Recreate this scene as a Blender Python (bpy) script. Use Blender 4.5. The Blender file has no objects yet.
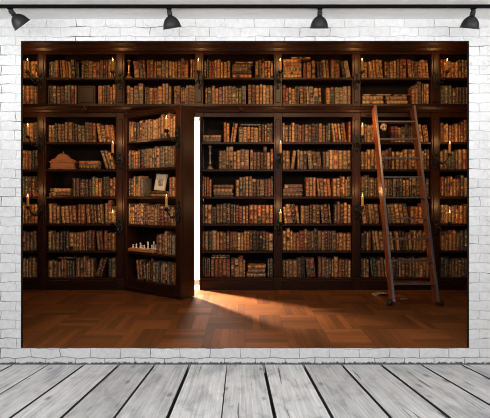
import bpy, math, random
from mathutils import Matrix, Vector
R = math.radians
scn = bpy.context.scene
COL = scn.collection

# ------------------------------------------------------------------ camera, light, exposure
F, CX, HY = 500.0, 243.0, 195.0          # focal length in pixels, vanishing point column and horizon row
EYE = 1.418                              # camera height over the grey plank floor
cam_d = bpy.data.cameras.new('camera'); cam = bpy.data.objects.new('camera', cam_d); COL.objects.link(cam)
cam.location = (0, 0, EYE); cam.rotation_euler = (R(90), 0, 0)
cam_d.sensor_width = 36; cam_d.lens = F / 490 * 36
cam_d.shift_x = (245 - CX) / 490; cam_d.shift_y = (HY - 209) / 490
scn.camera = cam
vs = scn.view_settings
vs.view_transform = 'Standard'; vs.look = 'None'; vs.gamma = 1.0; vs.use_curve_mapping = False
vs.exposure = 0.0
scn.cycles.filter_width = 1.0
w = bpy.data.worlds.new('world'); scn.world = w; w.use_nodes = True
w.node_tree.nodes['Background'].inputs[0].default_value = (0.95, 0.97, 1.0, 1)
w.node_tree.nodes['Background'].inputs[1].default_value = 0.2

def light(name, kind, loc, power, color, rot=(0, 0, 0), **kw):
    d = bpy.data.lights.new(name, kind); d.energy = power; d.color = color
    for k, v in kw.items(): setattr(d, k, v)
    o = bpy.data.objects.new(name, d); COL.objects.link(o); o.location = loc; o.rotation_euler = rot
    return o
# white room: unseen fill panels added overhead, one turned up to brighten the ceiling
light('room_fill_strip', 'AREA', (0, 2.6, 2.84), 40, (0.98, 0.99, 1), (R(6), 0, 0), shape='RECTANGLE', size=6.4, size_y=0.3)
light('room_fill_strip', 'AREA', (0, 1.5, 2.84), 62, (0.98, 0.99, 1), (0, 0, 0), shape='RECTANGLE', size=6.0, size_y=0.4)
light('ceiling_fill_light', 'AREA', (0, 2.45, 2.50), 84, (0.98, 0.99, 1), (R(148), 0, 0), shape='RECTANGLE', size=6.4, size_y=0.15)
# library: unseen warm fill spots, added above the opening
for lx, p in ((-2.35, 46), (-0.85, 74), (0.7, 98), (2.15, 72)):
    aim = Vector((lx * 0.95, 6.8, 2.15)) - Vector((lx, 4.95, 3.2))
    light('library_fill_spot', 'SPOT', (lx, 4.95, 3.2), p, (1, 0.60, 0.27), aim.to_track_quat('-Z', 'Y').to_euler(), spot_size=R(84), spot_blend=0.9, shadow_soft_size=0.12)
# bright hidden room behind the bookcase door
light('hidden_room_lamp', 'SPOT', (-1.32, 7.36, 1.75), 2300, (1, 0.82, 0.62), (Vector((-0.3, 6.25, 0.12)) - Vector((-1.32, 7.36, 1.75))).to_track_quat('-Z', 'Y').to_euler(), spot_size=R(57), spot_blend=1.0, shadow_soft_size=0.08)
light('hidden_room_ceiling_lamp', 'AREA', (-0.9, 8.0, 2.75), 280, (1, 0.97, 0.92), (0, 0, 0), shape='DISK', size=0.8)

def P(x, y, Y):
    return Vector(((x - CX) * Y / F, Y, EYE + (HY - y) * Y / F))

# ------------------------------------------------------------------ helpers
class MB:
    """collects faces with an optional colour per face and uv per corner"""
    def __init__(s): s.v = []; s.f = []; s.c = []; s.uv = []; s.sm = []
    def add(s, vs_, fs, col=(1, 1, 1), smooth=False, M=None, uvs=None):
        b = len(s.v)
        s.v += [tuple(M @ Vector(p)) if M else tuple(p) for p in vs_]
        for i, f in enumerate(fs):
            s.f.append(tuple(b + k for k in f))
            s.c.append(col[i] if isinstance(col, list) else col)
            s.sm.append(smooth); s.uv.append(uvs[i] if uvs else None)
    def box(s, a, b, col=(1, 1, 1), bev=0.0, M=None):
        x0, y0, z0 = a; x1, y1, z1 = b
        if bev <= 0:
            vs_ = [(x, y, z) for z in (z0, z1) for y in (y0, y1) for x in (x0, x1)]
            s.add(vs_, [(0, 2, 3, 1), (4, 5, 7, 6), (0, 1, 5, 4), (2, 6, 7, 3), (0, 4, 6, 2), (1, 3, 7, 5)], col, M=M)
        else:
            e = min(bev, (x1-x0)/2.01, (y1-y0)/2.01, (z1-z0)/2.01)
            ring = lambda z, k: [(x0+k, y0+e, z), (x0+e, y0+k, z), (x1-e, y0+k, z), (x1-k, y0+e, z), (x1-k, y1-e, z), (x1-e, y1-k, z), (x0+e, y1-k, z), (x0+k, y1-e, z)]
            vs_ = ring(z0, e) + ring(z0+e, 0) + ring(z1-e, 0) + ring(z1, e)
            fs = [tuple(range(7, -1, -1)), tuple(range(24, 32))]
            for r in range(3):
                for i in range(8):
                    j = (i+1) % 8
                    fs.append((r*8+i, r*8+j, r*8+8+j, r*8+8+i))
            s.add(vs_, fs, col, M=M)
    def prism(s, prof, a, b, axis='y', col=(1, 1, 1), M=None):
        """profile of 2D points swept along an axis: axis y -> (x,z) points, axis x -> (y,z) points"""
        n = len(prof)
        if axis == 'y': vs_ = [(p[0], a, p[1]) for p in prof] + [(p[0], b, p[1]) for p in prof]
        else: vs_ = [(a, p[0], p[1]) for p in prof] + [(b, p[0], p[1]) for p in prof]
        fs = [tuple(range(n)), tuple(range(2*n-1, n-1, -1))] + [(i, i+n, (i+1) % n + n, (i+1) % n) for i in range(n)]
        s.add(vs_, fs, col, M=M)
    def lathe(s, prof, seg=20, M=None, col=(1, 1, 1), smooth=True):
        vs_ = []; fs = []
        for r, z in prof:
            for k in range(seg):
                t = 2*math.pi*k/seg; vs_.append((max(r, 1e-5)*math.cos(t), max(r, 1e-5)*math.sin(t), z))
        for i in range(len(prof)-1):
            for k in range(seg):
                j = (k+1) % seg; fs.append((i*seg+k, i*seg+j, i*seg+seg+j, i*seg+seg+k))
        s.add(vs_, fs, col, smooth, M)
    def tube(s, pts, r, seg=8, col=(1, 1, 1), M=None):
        pts = [Vector(p) for p in pts]; vs_ = []; fs = []
        rr = r if isinstance(r, (list, tuple)) else [r]*len(pts)
        for i, p in enumerate(pts):
            d = (pts[min(i+1, len(pts)-1)] - pts[max(i-1, 0)]).normalized()
            u = d.orthogonal().normalized() if i == 0 else (u - d*u.dot(d)).normalized()
            v = d.cross(u)
            for k in range(seg):
                t = 2*math.pi*k/seg; vs_.append(tuple(p + (u*math.cos(t) + v*math.sin(t))*rr[i]))
        for i in range(len(pts)-1):
            for k in range(seg):
                j = (k+1) % seg; fs.append((i*seg+k, i*seg+j, i*seg+seg+j, i*seg+seg+k))
        n = len(pts)*seg
        fs += [tuple(range(seg-1, -1, -1)), tuple(range(n-seg, n))]
        s.add(vs_, fs, col, True, M)
    def ball(s, c, r, seg=12, col=(1, 1, 1), sc=(1, 1, 1), M=None):
        prof = [(math.sin(math.pi*i/8)*r, -math.cos(math.pi*i/8)*r) for i in range(9)]
        T = Matrix.Translation(c) @ Matrix.Diagonal((*sc, 1))
        s.lathe(prof, seg, (M @ T) if M else T, col)
    def build(s, name, mat, parent=None, loc=None):
        me = bpy.data.meshes.new(name); me.from_pydata(s.v, [], s.f); me.materials.append(mat)
        ca = me.color_attributes.new('col', 'FLOAT_COLOR', 'CORNER')
        flat = []
        for f, c in zip(s.f, s.c): flat += [c[0], c[1], c[2], 1.0]*len(f)
        ca.data.foreach_set('color', flat)
        if any(u is not None for u in s.uv):
            ul = me.uv_layers.new(name='UVMap'); fl = []
            for f, u in zip(s.f, s.uv):
                for k in range(len(f)): fl += list(u[k]) if u else [0, 0]
            ul.data.foreach_set('uv', fl)
        me.polygons.foreach_set('use_smooth', s.sm); me.update()
        o = bpy.data.objects.new(name, me); COL.objects.link(o)
        if parent: o.parent = parent
        if loc is not None: o.location = loc
        return o

def tag(o, label=None, cat=None, group=None, kind=None):
    if label: o['label'] = label
    if cat: o['category'] = cat
    if group: o['group'] = group
    if kind: o['kind'] = kind
    return o
def empty(name, loc=(0, 0, 0), rz=0.0):
    o = bpy.data.objects.new(name, None); COL.objects.link(o); o.location = loc; o.rotation_euler = (0, 0, rz)
    o.empty_display_size = 0.1
    return o
def copy_tree(o, parent=None):
    c = o.copy(); COL.objects.link(c)
    if parent: c.parent = parent
    for ch in list(o.children): copy_tree(ch, c)
    return c

# ------------------------------------------------------------------ materials
def mat(name, base=None, rough=0.5, metal=0.0, build=None, spec=0.5):
    m = bpy.data.materials.new(name); m.use_nodes = True
    nt = m.node_tree; b = nt.nodes['Principled BSDF']
    if base: b.inputs['Base Color'].default_value = (*base, 1)
    b.inputs['Roughness'].default_value = rough; b.inputs['Metallic'].default_value = metal
    b.inputs['Specular IOR Level'].default_value = spec
    if build: build(nt, b)
    return m
def N(nt, kind, **kw):
    n = nt.nodes.new(kind)
    for k, v in kw.items():
        if k.startswith('i_'):
            key = k[2:]; n.inputs[int(key) if key.isdigit() else key.replace('_', ' ')].default_value = v
        else: setattr(n, k, v)
    return n
def L(nt, a, b): nt.links.new(a, b)
def ramp(nt, fac, stops):
    r = N(nt, 'ShaderNodeValToRGB'); e = r.color_ramp.elements
    while len(e) < len(stops): e.new(0.5)
    for k, (p, c) in zip(e, stops):
        k.position = p; k.color = (*c, 1) if len(c) == 3 else c
    if fac is not None: L(nt, fac, r.inputs[0])
    return r.outputs[0]
def coords(nt, scale=(1, 1, 1), kind='Object'):
    tc = N(nt, 'ShaderNodeTexCoord'); mp = N(nt, 'ShaderNodeMapping'); mp.inputs['Scale'].default_value = scale
    L(nt, tc.outputs[kind], mp.inputs[0]); return mp.outputs[0]
def noise(nt, vec, scale, detail=4, rough=0.55, dist=0.0):
    n = N(nt, 'ShaderNodeTexNoise'); n.inputs['Scale'].default_value = scale; n.inputs['Detail'].default_value = detail
    n.inputs['Roughness'].default_value = rough; n.inputs['Distortion'].default_value = dist
    L(nt, vec, n.inputs['Vector']); return n.outputs['Fac']
def mix(nt, fac, a, b, mode='MIX'):
    m = N(nt, 'ShaderNodeMix', data_type='RGBA', blend_type=mode)
    for i, x in ((0, fac), (6, a), (7, b)):
        if hasattr(x, 'is_linked'): L(nt, x, m.inputs[i])
        else: m.inputs[i].default_value = (*x, 1) if isinstance(x, tuple) else x
    return m.outputs[2]
def math_(nt, op, a, b=None):
    m = N(nt, 'ShaderNodeMath', operation=op)
    for i, x in enumerate((a, b)):
        if x is None: continue
        if hasattr(x, 'is_linked'): L(nt, x, m.inputs[i])
        else: m.inputs[i].default_value = x
    return m.outputs[0]
def bump(nt, b, h, strength=0.3, dist=0.01):
    n = N(nt, 'ShaderNodeBump'); n.inputs['Strength'].default_value = strength; n.inputs['Distance'].default_value = dist
    L(nt, h, n.inputs['Height']); L(nt, n.outputs[0], b.inputs['Normal'])

def wood_builder(c0, c1, sc=(1.5, 1.5, 14)):
    def f(nt, b):
        v = coords(nt, sc)
        n = noise(nt, v, 3.0, 5, 0.6, 0.6)
        L(nt, ramp(nt, n, [(0.3, c0), (0.7, c1)]), b.inputs['Base Color'])
        bump(nt, b, n, 0.12, 0.004)
    return f
M_wood = mat('dark_walnut_upright', rough=0.38, spec=0.18, build=wood_builder((0.018, 0.0055, 0.0023), (0.033, 0.0100, 0.0040), (14, 14, 1.2)))
M_woodh = mat('dark_walnut_level', rough=0.38, spec=0.18, build=wood_builder((0.014, 0.0044, 0.0019), (0.026, 0.0078, 0.0032), (1.2, 14, 14)))
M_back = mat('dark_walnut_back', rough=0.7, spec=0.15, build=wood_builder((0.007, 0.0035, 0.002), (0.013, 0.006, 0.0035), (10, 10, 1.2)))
M_ladder = mat('red_mahogany', rough=0.36, build=wood_builder((0.17, 0.042, 0.013), (0.30, 0.078, 0.024), (10, 10, 2)))
M_casket = mat('carved_oak', rough=0.5, build=wood_builder((0.24, 0.085, 0.03), (0.36, 0.14, 0.05), (6, 6, 30)))
M_iron = mat('black_iron', (0.012, 0.010, 0.010), 0.45, 0.6)
M_lampblack = mat('satin_black_metal', (0.012, 0.0125, 0.0125), 0.42, 0.2)
M_track = mat('black_track', (0.004, 0.004, 0.004), 0.8, spec=0.05)
M_brass = mat('aged_brass', (0.50, 0.33, 0.12), 0.35, 0.9)
M_pewter = mat('dull_pewter', (0.20, 0.17, 0.13), 0.45, 0.6)
M_wax = mat('amber_wax', (0.50, 0.25, 0.055), 0.5)
M_wax.node_tree.nodes['Principled BSDF'].inputs['Subsurface Weight'].default_value = 0.25
M_wax.node_tree.nodes['Principled BSDF'].inputs['Subsurface Radius'].default_value = (0.03, 0.015, 0.005)
M_wick = mat('wick', (0.02, 0.015, 0.01), 0.9)
def flame_b(nt, b):
    b.inputs['Emission Color'].default_value = (1, 0.72, 0.33, 1); b.inputs['Emission Strength'].default_value = 2.2
M_flame = mat('flame', (1, 0.8, 0.5), 0.5, build=flame_b)
M_white = mat('white_porcelain', (0.72, 0.66, 0.56), 0.35)
M_ivory = mat('cream_bone', (0.66, 0.50, 0.30), 0.45)
M_rubber = mat('dark_rubber', (0.012, 0.010, 0.009), 0.6)
M_bulb = mat('frosted_bulb', (0.85, 0.85, 0.82), 0.3)
M_plaster = mat('white_plaster', rough=0.85, build=lambda nt, b: L(nt, ramp(nt, noise(nt, coords(nt), 1.2, 4), [(0.3, (0.80, 0.80, 0.79)), (0.7, (0.86, 0.86, 0.85))]), b.inputs['Base Color']))
M_hidden = mat('hidden_room_white', (0.85, 0.83, 0.80), 0.8)

def book_b(nt, b):
    a = N(nt, 'ShaderNodeAttribute', attribute_name='col')
    n = noise(nt, coords(nt), 28, 4, 0.7)
    n2 = noise(nt, coords(nt), 130, 2, 0.6)
    c = mix(nt, 1.0, a.outputs['Color'], ramp(nt, n, [(0.30, (0.50, 0.46, 0.42)), (0.68, (1.25, 1.22, 1.18))]), 'MULTIPLY')
    L(nt, c, b.inputs['Base Color'])
    bump(nt, b, n2, 0.25, 0.002)
M_book = mat('old_leather', rough=0.40, build=book_b)

def attr_wood(strength, rough_lo, sc_u=3, sc_v=40, cracks=False):
    def f(nt, b):
        a = N(nt, 'ShaderNodeAttribute', attribute_name='col')
        uv = N(nt, 'ShaderNodeUVMap', uv_map='UVMap'); mp = N(nt, 'ShaderNodeMapping'); mp.inputs['Scale'].default_value = (sc_v, sc_u, 1)
        L(nt, uv.outputs[0], mp.inputs[0])
        n = noise(nt, mp.outputs[0], 1.0, 7, 0.62, 0.5)
        c = mix(nt, 1.0, a.outputs['Color'], ramp(nt, n, [(0.28, (1-strength,)*3), (0.72, (1+strength,)*3)]), 'MULTIPLY')
        if cracks:
            mp2 = N(nt, 'ShaderNodeMapping'); mp2.inputs['Scale'].default_value = (26, 1.1, 1); L(nt, uv.outputs[0], mp2.inputs[0])
            n2 = noise(nt, mp2.outputs[0], 1.6, 3, 0.5, 1.2)
            c = mix(nt, ramp(nt, n2, [(0.285, (1, 1, 1)), (0.33, (0, 0, 0))]), c, (0.10, 0.10, 0.105))
            mp3 = N(nt, 'ShaderNodeMapping'); mp3.inputs['Scale'].default_value = (3.5, 1.6, 1); L(nt, uv.outputs[0], mp3.inputs[0])
            n3 = noise(nt, mp3.outputs[0], 2.2, 5, 0.65, 0.4)
            c = mix(nt, 1.0, c, ramp(nt, n3, [(0.32, (0.66, 0.67, 0.69)), (0.5, (1, 1, 1)), (0.72, (1.18, 1.18, 1.18))]), 'MULTIPLY')
            mp4 = N(nt, 'ShaderNodeMapping'); mp4.inputs['Scale'].default_value = (6, 3.2, 1); L(nt, uv.outputs[0], mp4.inputs[0])
            vo = N(nt, 'ShaderNodeTexVoronoi'); vo.inputs['Scale'].default_value = 1.0; L(nt, mp4.outputs[0], vo.inputs['Vector'])
            c = mix(nt, ramp(nt, vo.outputs['Distance'], [(0.05, (0.8, 0.8, 0.8)), (0.17, (0, 0, 0))]), c, (0.12, 0.12, 0.125))
        L(nt, c, b.inputs['Base Color'])
        b.inputs['Roughness'].default_value = rough_lo
        bump(nt, b, n, 0.25, 0.004)
    return f
M_parquet = mat('red_parquet', rough=0.4, build=attr_wood(0.24, 0.58, 2.0, 26), spec=0.12)
M_plank = mat('grey_weathered_boards', build=attr_wood(0.30, 0.7, 1.6, 60, True), spec=0.3)
M_gap = mat('black_gap', (0.008, 0.008, 0.008), 0.9)

def brick_b(nt, b):
    tc = N(nt, 'ShaderNodeTexCoord'); sp = N(nt, 'ShaderNodeSeparateXYZ'); L(nt, tc.outputs['Object'], sp.inputs[0])
    cb = N(nt, 'ShaderNodeCombineXYZ'); L(nt, sp.outputs[0], cb.inputs[0]); L(nt, sp.outputs[2], cb.inputs[1])
    base = cb.outputs[0]
    wob = N(nt, 'ShaderNodeTexNoise'); wob.inputs['Scale'].default_value = 7; wob.inputs['Detail'].default_value = 3; L(nt, base, wob.inputs['Vector'])
    va = N(nt, 'ShaderNodeVectorMath', operation='MULTIPLY_ADD'); L(nt, wob.outputs['Color'], va.inputs[0]); va.inputs[1].default_value = (0.05, 0.045, 0); L(nt, base, va.inputs[2])
    br = N(nt, 'ShaderNodeTexBrick'); br.offset = 0.5
    for k, v in (('Scale', 1.0), ('Mortar Size', 0.0045), ('Mortar Smooth', 0.5), ('Bias', 0.0), ('Brick Width', 0.25), ('Row Height', 0.079)): br.inputs[k].default_value = v
    br.inputs['Color1'].default_value = (0.72, 0.72, 0.715, 1); br.inputs['Color2'].default_value = (0.79, 0.79, 0.785, 1); br.inputs['Mortar'].default_value = (0.60, 0.60, 0.60, 1)
    L(nt, va.outputs[0], br.inputs['Vector'])
    n1 = noise(nt, base, 3.1, 4, 0.6)           # where the joints are open and dark
    n2 = noise(nt, base, 26, 5, 0.7)
    open_ = ramp(nt, n1, [(0.42, (0, 0, 0)), (0.52, (0.22, 0.22, 0.22)), (0.62, (0.95, 0.95, 0.95))])
    low = N(nt, 'ShaderNodeMapRange'); low.inputs['From Min'].default_value = 0.16; low.inputs['From Max'].default_value = 0.04
    L(nt, sp.outputs[2], low.inputs[0])
    open2 = mix(nt, 1.0, open_, mix(nt, low.outputs[0], (0, 0, 0), (0.75, 0.75, 0.75)), 'LIGHTEN')
    fac = math_(nt, 'MULTIPLY', br.outputs['Fac'], open2)
    c = mix(nt, fac, br.outputs['Color'], (0.13, 0.13, 0.135))
    c = mix(nt, 1.0, c, ramp(nt, n2, [(0.25, (0.84, 0.84, 0.84)), (0.6, (1.03, 1.03, 1.03))]), 'MULTIPLY')
    # hairline cracks in the paint
    mp = N(nt, 'ShaderNodeMapping'); mp.inputs['Scale'].default_value = (4.5, 9, 1); L(nt, va.outputs[0], mp.inputs[0])
    cr = noise(nt, mp.outputs[0], 1.0, 4, 0.55, 1.0)
    d = math_(nt, 'ABSOLUTE', math_(nt, 'SUBTRACT', cr, 0.5))
    crk = math_(nt, 'MULTIPLY', ramp(nt, d, [(0.0, (1, 1, 1)), (0.012, (0, 0, 0))]), ramp(nt, noise(nt, base, 2.3, 2), [(0.56, (0, 0, 0)), (0.66, (0.55, 0.55, 0.55))]))
    c = mix(nt, crk, c, (0.28, 0.28, 0.28))
    # soot and flaked paint along the foot of the wall
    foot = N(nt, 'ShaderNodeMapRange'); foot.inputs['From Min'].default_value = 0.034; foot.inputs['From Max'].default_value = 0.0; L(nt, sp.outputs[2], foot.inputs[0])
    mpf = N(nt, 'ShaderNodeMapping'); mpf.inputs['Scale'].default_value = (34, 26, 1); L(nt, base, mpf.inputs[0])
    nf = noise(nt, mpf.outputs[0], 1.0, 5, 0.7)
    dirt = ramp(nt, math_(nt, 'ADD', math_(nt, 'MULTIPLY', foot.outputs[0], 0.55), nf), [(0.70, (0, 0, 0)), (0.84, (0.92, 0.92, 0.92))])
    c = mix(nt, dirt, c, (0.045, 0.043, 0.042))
    L(nt, c, b.inputs['Base Color'])
    h = math_(nt, 'ADD', math_(nt, 'MULTIPLY', br.outputs['Fac'], -1.0), math_(nt, 'MULTIPLY', n2, 0.5))
    bump(nt, b, h, 0.22, 0.006)
M_brick = mat('white_painted_brick', rough=0.75, build=brick_b, spec=0.3)

# ------------------------------------------------------------------ the white room
YW = 4.18
OX0, OX1 = (21 - CX) * YW / F, (469 - CX) * YW / F
OZ0, OZ1 = EYE - 1.28, EYE + (HY - 41) * YW / F
m = MB(); T = 0.012; CZ = EYE + 1.47
m.box((-3.4, YW, 0), (OX0, YW + T, CZ)); m.box((OX1, YW, 0), (3.4, YW + T, CZ))
m.box((OX0, YW, OZ1), (OX1, YW + T, CZ)); m.box((OX0, YW, 0), (OX1, YW + T, OZ0))
tag(m.build('wall_back', M_brick), kind='structure')
m = MB(); m.box((-3.4, -2.5, CZ), (3.4, YW + T, CZ + 0.1)); tag(m.build('ceiling', M_plaster), kind='structure')
m = MB(); m.box((-3.5, -2.5, -0.05), (-3.4, YW + T, CZ)); tag(m.build('wall_left', M_brick), kind='structure')
m = MB(); m.box((3.4, -2.5, -0.05), (3.5, YW + T, CZ)); tag(m.build('wall_right', M_brick), kind='structure')
# plank floor: hand-sawn tapering boards
gaps = [(-101, -212), (-64, -156), (-26, -104), (13, -52), (48.5, -39), (84.5, 10), (119.5, 61), (155, 114), (190, 167.5), (227, 221.5), (263.5, 275),
        (303, 332.5), (341.5, 391), (380.5, 450), (421, 512), (461, 569), (501, 627), (541, 686), (581, 745)]
gaps[3] = (13, -89)
m = MB(); rnd = random.Random(5)
Y0, Y1 = YW, EYE * F / 223.0
def gx(g, Y):
    xa = (g[0] - CX) * Y0 / F; xb = (g[1] - CX) * Y1 / F
    return xa + (xb - xa) * (Y - Y0) / (Y1 - Y0)
halfw = [0.0045, 0.006, 0.005, 0.0065, 0.004, 0.007, 0.008, 0.0065, 0.009, 0.003, 0.009, 0.0085, 0.008, 0.009, 0.008, 0.008, 0.005, 0.005, 0.005]
for i in range(len(gaps) - 1):
    t = rnd.uniform(0.36, 0.46); ys = [YW, 3.6, 3.1, 2.5, 1.5, 0.5]
    c = (t, t * 1.005, t * 1.015)
    for a, b in zip(ys, ys[1:]):
        q = [(gx(gaps[i], a) + halfw[i] * 1.35, a), (gx(gaps[i+1], a) - halfw[i+1] * 1.35, a), (gx(gaps[i+1], b) - halfw[i+1] * 1.35, b), (gx(gaps[i], b) + halfw[i] * 1.35, b)]
        off = i * 3.17
        uvs = [(off + (0 if k in (0, 3) else 0.33), off + q[k][1]) for k in range(4)]
        m.add([(x, y, 0) for x, y in q] + [(x, y, -0.07) for x, y in q], [(3, 2, 1, 0), (0, 1, 5, 4), (1, 2, 6, 5), (2, 3, 7, 6), (3, 0, 4, 7)], [c] + [(0.03, 0.03, 0.03)]*4,
              uvs=[[uvs[3], uvs[2], uvs[1], uvs[0]]] + [[uvs[0]]*4]*4)
tag(m.build('floor', M_plank), kind='structure')
m = MB(); m.box((-3.4, -2.5, -0.12), (3.4, YW, -0.07)); tag(m.build('floor_base', M_gap), kind='structure')

# ------------------------------------------------------------------ the library shell
FZ = EYE - 1.28; YB = 6.75; YK = 7.10; LZ = 3.62
m = MB(); rnd = random.Random(8)
A, B = 0.37, 0.55
ci = 0
for i in range(-12, 12):
    for j in range(0, 6):
        x0 = 0.02 + i * A; y0 = YW + 0.012 + j * B + 0.04
        ybase = rnd.uniform(0.85, 1.15)
        for k in range(5):
            if (i + j) % 2: q = (x0 + A*k/5, y0, x0 + A*(k+1)/5, y0 + B)
            else: q = (x0, y0 + B*k/5, x0 + A, y0 + B*(k+1)/5)
            t = ybase * rnd.uniform(0.62, 1.42); g = 0.0007
            y_lo = max(q[1], YW + 0.001) if j else YW + 0.001 if q[1] <= YW + 0.06 else q[1]
            c = (0.132 * t, 0.0405 * t, 0.0098 * t)
            ax = (i + j) % 2
            pts = [(q[0]+g, y_lo+g), (q[2]-g, y_lo+g), (q[2]-g, q[3]-g), (q[0]+g, q[3]-g)]
            o_ = rnd.uniform(0, 50)
            uv = [((p[0] if ax else p[1]) + o_, (p[1] if ax else p[0]) + o_) for p in pts]
            m.add([(x, y, FZ) for x, y in pts], [(0, 1, 2, 3)], c, uvs=[uv])
tag(m.build('floor_library', M_parquet), kind='structure')
m = MB(); m.box((-4.4, YW + T, FZ - 0.08), (4.4, 7.3, FZ - 0.004)); m.box((OX0, YW + 0.001, FZ - 0.02), (OX1, YW + T, FZ - 0.002))
tag(m.build('floor_library_base', M_back), kind='structure')
m = MB(); e_ = 0.0035; m.box((-4.4, YW + T + .0005, FZ), (OX0, YW + T + 0.015, LZ)); m.box((OX1, YW + T + .0005, FZ), (4.4, YW + T + 0.015, LZ)); m.box((OX0, YW + T + .0005, OZ1), (OX1, YW + T + 0.015, LZ))
m.box((OX0 - .0002, YW - 0.001, FZ), (OX0 + e_, YW + T + .015, OZ1)); m.box((OX1 - e_, YW - 0.001, FZ), (OX1 + .0002, YW + T + .015, OZ1)); m.box((OX0, YW - 0.001, OZ1 - e_), (OX1, YW + T + .015, OZ1 + .0002))
tag(m.build('wall_library_front', M_back), kind='structure')
for nm, x in (('left', -4.4), ('right', 4.3)):
    m = MB(); m.box((x, YW + T, FZ), (x + 0.1, 7.3, LZ)); tag(m.build('wall_library_' + nm, M_back), kind='structure')
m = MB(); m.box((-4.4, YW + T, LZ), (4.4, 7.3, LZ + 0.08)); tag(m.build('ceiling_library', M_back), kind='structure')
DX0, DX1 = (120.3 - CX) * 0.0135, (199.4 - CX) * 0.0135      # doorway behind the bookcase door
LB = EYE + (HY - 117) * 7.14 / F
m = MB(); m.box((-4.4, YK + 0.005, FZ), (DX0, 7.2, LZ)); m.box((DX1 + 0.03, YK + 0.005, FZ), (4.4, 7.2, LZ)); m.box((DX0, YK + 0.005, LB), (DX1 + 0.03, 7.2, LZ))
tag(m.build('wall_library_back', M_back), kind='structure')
# hidden room
m = MB(); m.box((-2.6, 9.0, FZ - .05), (0.6, 9.1, 2.9)); tag(m.build('wall_hidden_back', M_hidden), kind='structure')
m = MB(); m.box((-2.7, 7.2, FZ - .05), (-2.6, 9.1, 2.9)); tag(m.build('wall_hidden_left', M_hidden), kind='structure')
m = MB(); m.box((0.6, 7.2, FZ - .05), (0.7, 9.1, 2.9)); tag(m.build('wall_hidden_right', M_hidden), kind='structure')
m = MB(); m.box((-2.6, 7.2, 2.9), (0.6, 9.1, 3.0)); tag(m.build('ceiling_hidden', M_hidden), kind='structure')
m = MB(); m.box((-2.6, 7.1, FZ - 0.08), (0.6, 9.1, FZ - 0.002)); m.box((DX0 + 0.06, 6.76, FZ - 0.003), (DX1, 7.1, FZ + 0.002)); tag(m.build('floor_hidden', M_hidden), kind='structure')

# ------------------------------------------------------------------ bookcases
PIL = [41.5, 120.3, 199.2, 278.0, 356.4, 435.6]
PX = [(p - CX) * 0.0135 for p in PIL]
PW = 0.056                                   # half width of a pilaster
zpx = lambda y: EYE + (HY - y) * 0.0135
ROWZ = {'U1': zpx(77.3), 'U2': zpx(104), 'L1': zpx(142), 'L2': zpx(169.3), 'L3': zpx(196.7), 'L4': zpx(224), 'L5': zpx(251.2), 'L6': zpx(278.2)}
ENT0, ENT1 = zpx(117), ROWZ['U2']            # entablature between lower and upper case
CR0 = zpx(54)
xs = [PX[0] - 1.06] + PX + [PX[-1] + 1.06]
BAYLAB = ['dark wooden bookcase bay cut off by the left edge of the opening',
          'dark wooden bookcase bay holding the small house shaped casket, left of the open door',
          'dark wooden upper bookcase bay directly above the open bookcase door',
          'dark wooden bookcase bay just right of the white door gap',
          'dark wooden bookcase bay between the door gap bay and the ladder bay',
          'dark wooden bookcase bay standing behind the leaning ladder',
          'dark wooden bookcase bay right of the ladder, cut off by the opening edge']
def bookcase(i):
    xa, xb = xs[i] + PW, xs[i+1] - PW
    root = empty('bookcase', ((xa + xb) / 2, YB, FZ)); tag(root, BAYLAB[i], 'bookcase', 'built-in bookcase bays')
    ox = (xa + xb) / 2
    def part(nm, a, b, mt, bev=0.004):
        k = MB(); k.box((a[0] - ox, a[1] - YB, a[2] - FZ), (b[0] - ox, b[1] - YB, b[2] - FZ), bev=bev); return k.build(nm, mt, root)
    xl_ = DX1 + 0.028 if i == 3 else xa
    rows = ['U1', 'U2'] if i == 2 else ['U1', 'U2', 'L1', 'L2', 'L3', 'L4', 'L5', 'L6']
    zb = ENT1 if i == 2 else FZ
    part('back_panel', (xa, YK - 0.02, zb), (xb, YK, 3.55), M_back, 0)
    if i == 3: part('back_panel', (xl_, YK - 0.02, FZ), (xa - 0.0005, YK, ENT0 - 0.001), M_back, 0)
    for r in rows:
        if r in ('L6', 'U2'): continue
        part('shelf', (xl_ if r[0] == 'L' else xa, YB + 0.012, ROWZ[r] - 0.028), (xb, YK - 0.021, ROWZ[r]), M_woodh)
    part('shelf', (xa, YB - 0.012, ROWZ['U2'] - 0.03), (xb, YK - 0.021, ROWZ['U2']), M_woodh)
    if i != 2:
        part('shelf', (xl_, YB + 0.0, ROWZ['L6'] - 0.028), (xb, YK - 0.021, ROWZ['L6']), M_woodh)
        part('plinth', (xl_, YB - 0.012, FZ), (xb, YB + 0.03, ROWZ['L6'] - 0.029), M_woodh)
        part('side_panel', (xa - 0.0, YB + 0.012, ROWZ['L6'] + 0.001), (xa + 0.008, YK - 0.021, ENT0), M_back, 0) if False else None
        part('frieze', (xa, YB + 0.002, ENT0), (xb, YB + 0.05, ROWZ['U2'] - 0.031), M_woodh)
    part('top_rail', (xa, YB + 0.002, CR0), (xb, YB + 0.06, 3.55), M_woodh)
    return root
cases = [bookcase(i) for i in range(7)]
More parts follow.
